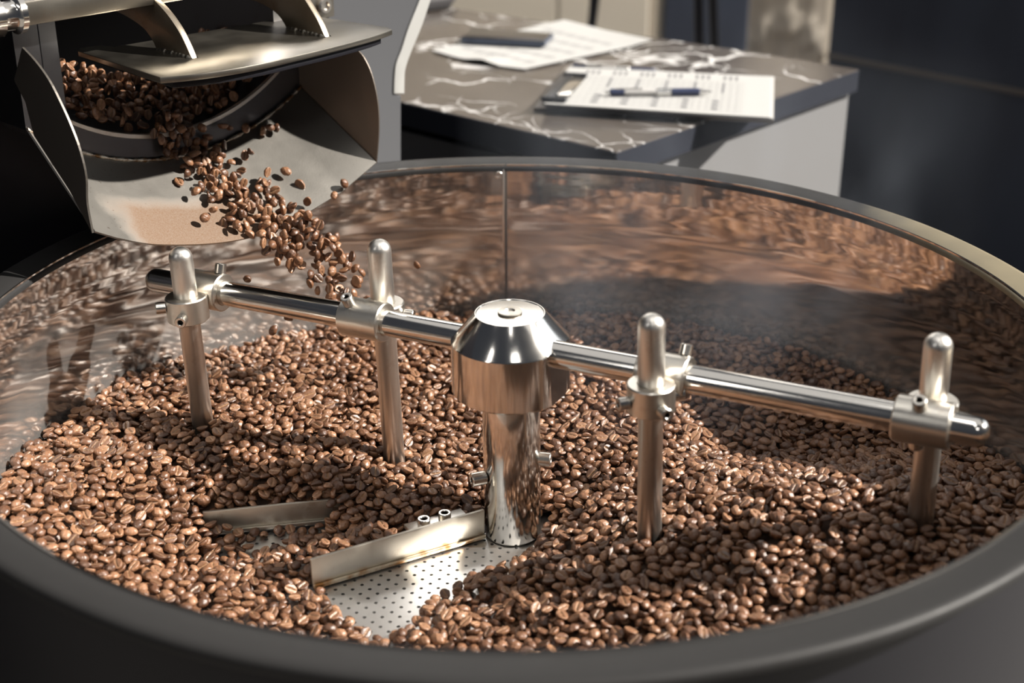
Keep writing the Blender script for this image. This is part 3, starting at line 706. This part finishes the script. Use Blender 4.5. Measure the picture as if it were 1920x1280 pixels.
# ================================================================ BEANS
def bean_mesh(i):
    r = random.Random(100+i); a, b, c = .0050*r.uniform(.94, 1.06), .0039*r.uniform(.92, 1.08), .0034*r.uniform(.88, 1.1)
    NU, NV_ = 30, 16; bm = bmesh.new(); lay = bm.verts.layers.float.new('crease'); rows = []; ph = r.uniform(-1, 1); wob = r.uniform(.2, .5)
    for j in range(NV_+1):
        th = math.pi*j/NV_; row = []           # th from +z (dome) to -z (flat side)
        for k in range(NU):
            fi = 2*math.pi*k/NU
            x = math.sin(th)*math.cos(fi); y = math.sin(th)*math.sin(fi); z = math.cos(th)
            if z < 0:
                rr = math.sin(th); # spread rings over the flat face
                zz = -.28*(-z)**.55
            else: zz = z
            px, py = x*a*(1 + .05*y), y*b*(1-.10*x*ph); pz = zz*c
            cv = 0.0
            if z < -.02:
                yc = py - wob*.0008*math.sin(px/a*2.6+ph); g_ = math.exp(-(yc/.00050)**2)*max(0, 1-(px/a/.96)**6)*min(1, -z*3)
                pz += g_*.0013; cv = math.exp(-(yc/.00062)**2)*min(1, -z*2.5)*(1 if abs(px) < a*.9 else .4)
            nz = .00022*math.sin(px*1400+ph*3+i)*math.cos(py*1700+i) + .00012*math.sin(px*3100+py*2300)
            v = bm.verts.new((px + nz*.5*x, py + nz*y, pz + nz*zz)); v[lay] = cv*.75; row.append(v)
            if j in (0, NV_): break
        rows.append(row)
    for p, q_ in zip(rows, rows[1:]):
        for k in range(NU):
            k2 = (k+1) % NU
            if len(p) == 1: bm.faces.new((p[0], q_[k], q_[k2]))
            elif len(q_) == 1: bm.faces.new((p[k], q_[0], p[k2]))
            else: bm.faces.new((p[k], q_[k], q_[k2], p[k2]))
    bmesh.ops.recalc_face_normals(bm, faces=bm.faces)
    me = bpy.data.meshes.new('coffee_bean'); bm.to_mesh(me); bm.free()
    me.polygons.foreach_set('use_smooth', [True]*len(me.polygons)); me.materials.append(M_BEAN); return me
BEANS = [bean_mesh(i) for i in range(5)]
def add_bean(P, eul, scl, k, label, group):
    o = bpy.data.objects.new('coffee_bean', BEANS[k % 5]); COL.objects.link(o); o.location = P; o.rotation_euler = eul
    o.scale = (scl,)*3; return tag(o, label, 'coffee bean', group)

# heap surface: heights read off where the beans meet walls, posts and blades
cp_ = [(0, 875, -.1215), (100, 790, -.131), (230, 700, -.130), (390, 655, -.1438), (500, 625, -.1466), (640, 600, -.1505), (760, 585, -.152), (840, 578, -.152),
       (1040, 575, -.151), (1200, 590, -.1517), (1350, 612, -.149), (1500, 650, -.146), (1600, 690, -.1467), (1690, 735, -.1466), (1800, 800, -.142), (1880, 850, -.131), (1915, 870, -.121),
       (380, 790, -.133), (600, 700, -.139), (738, 850, -.152), (850, 700, -.150), (500, 800, -.137), (250, 850, -.128), (100, 900, -.122), (60, 960, -.125),
       (300, 950, -.141), (500, 905, -.150), (330, 965, -.150), (420, 950, -.1545), (600, 938, -.155), (400, 1030, -.171), (480, 1012, -.1765), (590, 985, -.1735), (660, 985, -.166), (700, 930, -.156), (520, 1060, -.169),
       (400, 1110, -.160), (200, 1060, -.146), (560, 1110, -.170), (620, 1180, -.171), (700, 1000, -.157), (850, 930, -.155), (800, 955, -.156), (640, 1040, -.160),
       (1000, 900, -.158), (1000, 800, -.152), (1222, 985, -.128), (1727, 955, -.092), (1450, 915, -.103), (1560, 915, -.098), (1660, 912, -.093), (1450, 855, -.156), (1600, 850, -.150), (1350, 840, -.156), (1700, 830, -.146), (1250, 800, -.140), (1100, 700, -.149),
       (1300, 885, -.124), (1120, 950, -.145), (1050, 1000, -.160), (1200, 1100, -.133), (1500, 1050, -.112), (1700, 1050, -.100), (1400, 1180, -.130), (1850, 950, -.104), (1000, 1100, -.158), (900, 1130, -.172), (1030, 1190, -.155), (960, 1050, -.174), (1020, 990, -.172), (935, 1062, -.169), (870, 1108, -.169), (815, 1150, -.169), (770, 1195, -.170), (610, 1130, -.168), (640, 1175, -.170), (430, 1016, -.1700), (560, 1005, -.1705), (600, 1020, -.167)]
ctr = [tuple(at(*c)) for c in cp_]
ctr = [c for c in ctr if math.hypot(c[0], c[1]) < .41]
for az_, z_ in ((205, -.125), (225, -.150), (240, -.162), (255, -.170), (265, -.172), (280, -.158), (300, -.138), (320, -.120), (340, -.108), (352, -.110)): ctr.append((.395*math.cos(math.radians(az_)), .395*math.sin(math.radians(az_)), z_))
bare = [at(x, y, ZP) for x, y in ((592, 1108), (700, 1080), (905, 1008), (905, 1030), (868, 1062), (812, 1108), (790, 1150), (745, 1178), (712, 1212), (690, 1200), (655, 1170), (632, 1140))]
bare2 = [at(x, y, ZP) for x, y in ((470, 1016), (530, 1010), (535, 1022), (480, 1030))]
cb0 = sum(bare, Vector())/len(bare); bare = [cb0 + (p-cb0)*.87 for p in bare]
for P_ in (at(700, 1110, ZP), at(800, 1060, ZP), at(860, 1035, ZP), at(720, 1160, ZP), at(650, 1120, ZP), at(750, 1110, ZP)): ctr.append((P_.x, P_.y, -.186))
ctr = np.array(ctr); Pc = ctr[:, :2]; dz_ = ctr[:, 2]
def kern(d): return np.sqrt(d*d + .012**2)
A_ = kern(np.linalg.norm(Pc[:, None]-Pc[None], axis=2)); A_[np.diag_indices(len(A_))] -= .0006*0
n_ = len(A_); Q = np.zeros((n_+3, n_+3)); Q[:n_, :n_] = A_; Q[:n_, n_:] = np.c_[np.ones(n_), Pc]; Q[n_:, :n_] = Q[:n_, n_:].T
wgt = np.linalg.lstsq(Q, np.r_[dz_, 0, 0, 0], rcond=None)[0]
RES = .0010; NG = 800; ax_ = (np.arange(NG)+.5)*RES - .4
X, Y = np.meshgrid(ax_, ax_, indexing='ij')
T = wgt[n_] + wgt[n_+1]*X + wgt[n_+2]*Y
for k in range(n_): T += wgt[k]*kern(np.hypot(X-Pc[k, 0], Y-Pc[k, 1]))
T += .0016*np.sin(X*61+1)*np.sin(Y*53) + .0012*np.sin(X*133+Y*97)
def inside(poly, X, Y):
    r_ = np.zeros_like(X, bool); n = len(poly)
    for i in range(n):
        a, b = poly[i], poly[(i+1) % n]
        c_ = ((a.y > Y) != (b.y > Y)) & (X < (b.x-a.x)*(Y-a.y)/((b.y-a.y) if abs(b.y-a.y) > 1e-9 else 1e-9) + a.x); r_ ^= c_
    return r_
mask_bare = inside(bare, X, Y) | inside(bare2, X, Y)
T = np.clip(T, ZP-.01, -.06)
rad = np.hypot(X, Y)
DEPTH = .0165
G = np.maximum(T-DEPTH, ZP+.0002)
blocked = (rad > .3985) | mask_bare
zc = -.14
cb_ = HB + H_AX*.03; blocked |= np.hypot(X-cb_.x, Y-cb_.y) < .0225
for px_, py_ in POST_XY: blocked |= np.hypot(X-px_, Y-py_) < .0092
def segblock(A, B, w0, w1):
    u = (B-A).normalized(); n_ = Vector((u.y, -u.x, 0)); L = (B-A).length
    s_ = (X-A.x)*u.x + (Y-A.y)*u.y; d_ = (X-A.x)*n_.x + (Y-A.y)*n_.y
    return (s_ > -.001) & (s_ < L+.001) & (d_ > w0) & (d_ < w1)
blk1 = segblock(BA, BB, -.0035, .003); blk2 = segblock(CA, CB, -.0035, .003)
blocked |= blk1
blocked2 = blk2 & (T < ZP+.026)
blocked |= blocked2
G[blocked] = 1.0
T[blocked] = -1
# library of bean orientations with footprint height maps
HW = 7
lib = []
gx, gy = np.meshgrid((np.arange(-HW, HW+1))*RES, (np.arange(-HW, HW+1))*RES, indexing='ij')
for k in range(160):
    yaw = rng.uniform(0, 2*math.pi); flip = math.pi if rng.random() < .42 else 0
    e = Euler((flip + rng.normal(0, .42), rng.normal(0, .30), 0)); 
    if rng.random() < .07: e = Euler((math.pi/2*rng.choice([-1, 1]) + rng.normal(0, .25), rng.normal(0, .4), 0))
    Rm = np.array(Matrix.Rotation(yaw, 3, 'Z') @ e.to_matrix()); scl = float(np.clip(rng.normal(1.0, .075), .80, 1.2))
    sem = np.array([.0049, .0039, .0024])*scl; off = Rm @ np.array([0, 0, .0011*scl])
    Am = Rm @ np.diag(1/sem**2) @ Rm.T
    x_ = gx-off[0]; y_ = gy-off[1]
    b_ = Am[0, 2]*x_ + Am[1, 2]*y_; q_ = Am[0, 0]*x_*x_ + 2*Am[0, 1]*x_*y_ + Am[1, 1]*y_*y_ - 1
    disc = b_*b_ - Am[2, 2]*q_; ok = disc > 0; sq = np.sqrt(np.where(ok, disc, 0))
    bot = np.where(ok, (-b_-sq)/Am[2, 2] + off[2], 9.0); topm = np.where(ok, (-b_+sq)/Am[2, 2] + off[2], -9.0)
    ms = ok[:, :]; lib.append((bot, topm, Matrix(Rm.tolist()).to_euler(), scl, float(topm.max())))
placed = []
def deficits():
    d = np.argwhere((T - G > .0032)); rng.shuffle(d); return d
cand = deficits(); ci = 0; fails = 0
for it in range(42000):
    if ci + 3 >= len(cand):
        cand = deficits(); ci = 0
        if len(cand) < 1500: break
    best = None
    L_ = lib[rng.integers(160)]
    for q_ in range(3):
        i, j = cand[ci]; ci += 1
        if i < HW or j < HW or i >= NG-HW or j >= NG-HW: continue
        g_ = G[i-HW:i+HW+1, j-HW:j+HW+1]
        z0 = float((g_ - L_[0]).max())
        rel = z0 + L_[4] - T[i, j]
        if best is None or rel < best[0]: best = (rel, z0, i, j)
    if best is None or best[0] > .0032 or best[1] > 0: continue
    rel, z0, i, j = best
    z0 -= .0004
    g_ = G[i-HW:i+HW+1, j-HW:j+HW+1]; np.maximum(g_, z0 + L_[1], out=g_)
    placed.append((ax_[i], ax_[j], z0, L_[2], L_[3]))
print('beans placed', len(placed), 'left', len(cand))
# solid dark body under the loose layers
bm = bmesh.new(); ST = 8; idx = np.arange(0, NG, ST); Vm = {}
Tb = np.where(blocked & ~mask_bare & (rad < .3985), np.nan, T)
for i in idx:
    for j in idx:
        if rad[i, j] < .394 and not blocked[i, j]:
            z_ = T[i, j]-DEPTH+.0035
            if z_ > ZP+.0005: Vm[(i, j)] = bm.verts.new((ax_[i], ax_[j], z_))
for (i, j) in list(Vm):
    k_ = [(i, j), (i+ST, j), (i+ST, j+ST), (i, j+ST)]
    if all(q_ in Vm for q_ in k_): bm.faces.new([Vm[q_] for q_ in k_])
heap = empty('coffee_bean_heap', (0, 0, ZP), 'deep heap of roasted brown coffee beans spread round the cooling tray', 'coffee beans'); heap['kind'] = 'stuff'
for v in [v for v in bm.verts if not v.link_faces]: bm.verts.remove(v)
u_ = obj('heap_core', bm, M_UNDER, heap); u_['kind'] = 'stuff'

GROUP_IDX = {}
def instancer(name, items, parent=None):
    """one object whose geometry nodes set a bean on each point"""
    me = bpy.data.meshes.new(name); n = len(items)
    o0_ = org(parent) if parent else Vector()
    me.vertices.add(n); me.vertices.foreach_set('co', np.array([[p[0]-o0_.x, p[1]-o0_.y, p[2]-o0_.z] for p in items], float).ravel())
    for nm, ty, data, key in (('rot', 'FLOAT_VECTOR', [tuple(p[3]) for p in items], 'vector'), ('scl', 'FLOAT', [p[4] for p in items], 'value'), ('pick', 'INT', [int(k) for k in rng.integers(0, 5, n)], 'value')):
        at_ = me.attributes.new(nm, ty, 'POINT'); at_.data.foreach_set(key, np.array(data).ravel())
    o = bpy.data.objects.new(name, me); COL.objects.link(o)
    if parent: o.parent = parent
    ng = bpy.data.node_groups.get('set_beans')
    if ng is None:
        ng = bpy.data.node_groups.new('set_beans', 'GeometryNodeTree')
        ng.interface.new_socket('Geometry', in_out='INPUT', socket_type='NodeSocketGeometry'); ng.interface.new_socket('Geometry', in_out='OUTPUT', socket_type='NodeSocketGeometry')
        N = ng.nodes; Lk = ng.links; gi = N.new('NodeGroupInput'); go = N.new('NodeGroupOutput')
        m2p = N.new('GeometryNodeMeshToPoints'); iop = N.new('GeometryNodeInstanceOnPoints'); g2i = N.new('GeometryNodeGeometryToInstance')
        for k in range(4, -1, -1):
            oi_ = N.new('GeometryNodeObjectInfo'); oi_.transform_space = 'ORIGINAL'; oi_.inputs['Object'].default_value = PROTO[k]; oi_.inputs['As Instance'].default_value = True
            Lk.new(oi_.outputs['Geometry'], g2i.inputs[0])
        def attr(nm, ty):
            x = N.new('GeometryNodeInputNamedAttribute'); x.data_type = ty; x.inputs['Name'].default_value = nm; return x.outputs['Attribute']
        Lk.new(gi.outputs[0], m2p.inputs['Mesh']); Lk.new(m2p.outputs[0], iop.inputs['Points'])
        jg = N.new('GeometryNodeJoinGeometry')
        for k in range(5):
            pass
        Lk.new(g2i.outputs[0], iop.inputs['Instance']); iop.inputs['Pick Instance'].default_value = True
        N.remove(jg)
        # pick needs one instance per prototype: join them as a list of instances
        N.remove(g2i); jg = N.new('GeometryNodeJoinGeometry')
        for x in [x for x in N if x.bl_idname == 'GeometryNodeObjectInfo']: Lk.new(x.outputs['Geometry'], jg.inputs[0])
        Lk.new(jg.outputs[0], iop.inputs['Instance']); Lk.new(attr('pick', 'INT'), iop.inputs['Instance Index'])
        e2r = N.new('FunctionNodeEulerToRotation'); Lk.new(attr('rot', 'FLOAT_VECTOR'), e2r.inputs[0]); Lk.new(e2r.outputs[0], iop.inputs['Rotation'])
        Lk.new(attr('scl', 'FLOAT'), iop.inputs['Scale']); Lk.new(iop.outputs[0], go.inputs[0])
    md = o.modifiers.new('beans', 'NODES'); md.node_group = ng
    o['kind'] = 'stuff'; return o

# ---- beans tumbling: inside the mouth, down the chute, through the air
def chute_hit(px, py):
    """where the sight line meets the chute floor"""
    best = None
    for k in np.linspace(KL, KR, 40):
        s, z = atk(px, py, k); e = (KR-k)/(KR-KL)
        lo, hi = 0., 6.
        for _ in range(18):
            m_ = (lo+hi)/2
            if chute_pt(m_, e).dot(DV) < s: lo = m_
            else: hi = m_
        d = z - chute_pt(lo, e).z
        if best is None or abs(d) < best[0]: best = (abs(d), k, s, z)
    return best
air = []
def far_enough(P_, dmin):
    return all((P_-q_[0]).length > dmin for q_ in air)
def tumble(): return Euler((random.uniform(0, 6.28), random.uniform(0, 6.28), random.uniform(0, 6.28)))
def air_k(px, py): return np.interp((px-430)*.6 + (py-430)*.8, [0, 60, 120, 200, 280], [.300, .287, .272, .252, .236])
SINGLES = [(379, 239), (418, 234), (430, 238), (389, 256), (461, 240), (491, 245), (506, 239), (519, 240), (422, 271), (416, 291), (471, 283), (459, 291), (502, 323), (536, 321), (562, 346), (645, 344), (627, 367),
           (501, 344), (576, 378), (368, 265), (358, 247), (336, 340), (384, 408), (418, 420), (499, 470), (519, 491), (463, 524), (782, 496), (513, 619), (541, 597), (622, 631), (680, 655), (668, 672), (700, 640)]
def place_px(px, py, dmin, lab=None):
    b = chute_hit(px, py)
    onch = b[0] < .004 and b[1] > KL+.001 and b[1] < KR-.001
    if onch:
        k = b[1]; s, z = atk(px, py, k); P_ = RK(k, s, z)
        P_ = P_ + (CAM-P_).normalized()*random.uniform(.006, .020)
    elif py < 300 and px < 480:
        k = KR - random.uniform(.004, .014); s, z = atk(px, py, k); P_ = RK(k, s, z)
    else:
        k = air_k(px, py) + random.uniform(-.010, .010); s, z = atk(px, py, k); P_ = RK(k, s, z)
    if not far_enough(P_, dmin): return False
    air.append((P_, tumble(), random.uniform(.92, 1.08), px, py)); return True
for px, py in SINGLES: place_px(px, py, .002)
PATH = [(300, 232, 34), (335, 262, 36), (362, 290, 38), (400, 335, 50), (445, 370, 56), (490, 398, 54), (535, 425, 50), (575, 462, 52), (608, 495, 54), (640, 530, 46), (668, 575, 26)]
tries = 0
while len(air) < 285 and tries < 14000:
    tries += 1
    f_ = min(len(PATH)-1.001, max(0, random.gauss(5.6, 2.6))) if random.random() < .6 else random.uniform(0, len(PATH)-1.001); i = int(f_); f_ -= i
    x = PATH[i][0]*(1-f_) + PATH[i+1][0]*f_; y = PATH[i][1]*(1-f_) + PATH[i+1][1]*f_; w_ = PATH[i][2]*(1-f_) + PATH[i+1][2]*f_
    a = random.uniform(-1, 1); off = (abs(a)**1.15)*(1 if a > 0 else -1)*w_*.95
    dx, dy = PATH[i+1][0]-PATH[i][0], PATH[i+1][1]-PATH[i][1]; L_ = math.hypot(dx, dy)
    place_px(x - dy/L_*off, y + dx/L_*off, .0058)
UNIQUE = {(782, 496): 'single coffee bean flying alone in front of the wall seam of the tray', (645, 344): 'coffee bean bouncing at the right end of the chute lip, upper of two',
          (627, 367): 'coffee bean bouncing at the right end of the chute lip, lower of two', (463, 524): 'coffee bean falling alone beside the leftmost clamp',
          (519, 240): 'rightmost of the row of three coffee beans above the chute sheet', (506, 239): 'middle bean of the row of three coffee beans above the chute sheet',
          (491, 245): 'leftmost of the row of three coffee beans above the chute sheet', (562, 346): 'coffee bean tumbling alone over the right of the chute, lower one',
          (536, 321): 'upright coffee bean hovering alone over the right of the chute'}
for n, (P_, e_, s_, px, py) in enumerate(air):
    lab = UNIQUE.get((px, py))
    if lab: add_bean(P_, e_, s_, n, lab, None)
    elif chute_hit(px, py)[0] < .004 or py < 300: add_bean(P_, e_, s_, n, 'roasted coffee bean tumbling down the steel discharge chute', 'coffee beans tumbling down the chute')
    else: add_bean(P_, e_, s_, n, 'roasted coffee bean falling through the air below the chute lip', 'coffee beans falling from the chute into the tray')
# ---- the beans of the heap that show largest, each an object of its own
placed_v = [p for p in placed if G[int((p[0]+.4)/RES), int((p[1]+.4)/RES)] < p[2] + .0042*p[4] + .002]
def score(p):
    P_ = Vector(p[:3]); x, y = project(P_)
    if not (8 < x < 1912 and 8 < y < 1272): return 9
    # hidden behind the near rim?
    d = P_-CAM; t_ = -CAM.z/d.z if d.z < 0 else 2; Q_ = CAM + d*t_
    if math.hypot(Q_.x, Q_.y) > R-.004: return 9
    return d.dot(FW)
top_ = sorted(placed_v, key=score)[:328-len(air)]
ids = {id(p) for p in top_}
for n, p in enumerate(top_): add_bean(Vector(p[:3]), p[3], p[4], n, 'roasted coffee bean lying on the heap along the near rim of the tray', 'coffee beans on the heap along the near rim')
PROTO = [bpy.data.objects[n_] for n_ in ('coffee_bean', 'coffee_bean.001', 'coffee_bean.002', 'coffee_bean.003', 'coffee_bean.004')]
instancer('loose_beans', [p for p in placed if id(p) not in ids], heap)
# beans crowding the drum mouth
mouth = []; tries = 0; pts_ = []
while len(mouth) < 330 and tries < 20000:
    tries += 1
    s = random.uniform(SL+.006, SR-.006); k = KR + random.uniform(.004, .100)
    z = in_arc(s) + .003 + (k-KR)*.30*(1.3 - (s-SL)/(SR-SL)*.7) + random.uniform(-.004, .006) + (.012 if random.random() < .12 else 0) + (.07*random.random()*max(0, (-.085-s)/.035) if k < KR+.03 else 0)
    P_ = RK(k, s, z)
    if all((P_-q_).length > .0066 for q_ in pts_): pts_.append(P_); mouth.append((P_.x, P_.y, P_.z, tumble(), random.uniform(.92, 1.08)))
mo = instancer('coffee_beans', mouth); tag(mo, 'roasted coffee beans crowding the dark mouth of the roaster drum', 'coffee beans')

# ---- faint steam over the far side of the heap
M_ST = bpy.data.materials.new('steam'); M_ST.use_nodes = True; nt = M_ST.node_tree; nt.nodes.clear()
t = NT.__new__(NT); t.t = nt
out = t.n('ShaderNodeOutputMaterial'); pv = t.n('ShaderNodeVolumePrincipled'); pv.inputs['Color'].default_value = (.78, .86, 1.0, 1); pv.inputs['Anisotropy'].default_value = .2
vv = t.coord((1, 1, .55)); nz = t.ramp(t.noise(vv, 6.5, 3, .55, .9), [(.46, 0.0), (.68, 1.0)])
tc = t.n('ShaderNodeTexCoord'); sp = t.n('ShaderNodeSeparateXYZ'); t.l(tc.outputs['Generated'], sp.inputs[0])
def edge(v): return t.math('MULTIPLY', t.math('MINIMUM', t.math('MULTIPLY', v, 4.0), t.math('MULTIPLY', t.math('SUBTRACT', 1.0, v), 4.0)), 1.0, clamp=True)
fade = t.math('MULTIPLY', t.math('MULTIPLY', edge(sp.outputs['X']), edge(sp.outputs['Y'])), edge(sp.outputs['Z']))
t.l(t.math('MULTIPLY', t.math('MULTIPLY', nz, fade), .75), pv.inputs['Density']); t.l(pv.outputs[0], out.inputs['Volume'])
bm = bmesh.new(); box(bm, Vector((-.05, -.02, -.15)), Vector((1, 0, 0)), Vector((0, 1, 0)), Vector((0, 0, 1)), .44, .36, .34)
stm = obj('steam', bm, M_ST, smooth=False); tag(stm, 'faint bluish steam rising from the hot beans at the far side of the tray', 'steam', kind='stuff')
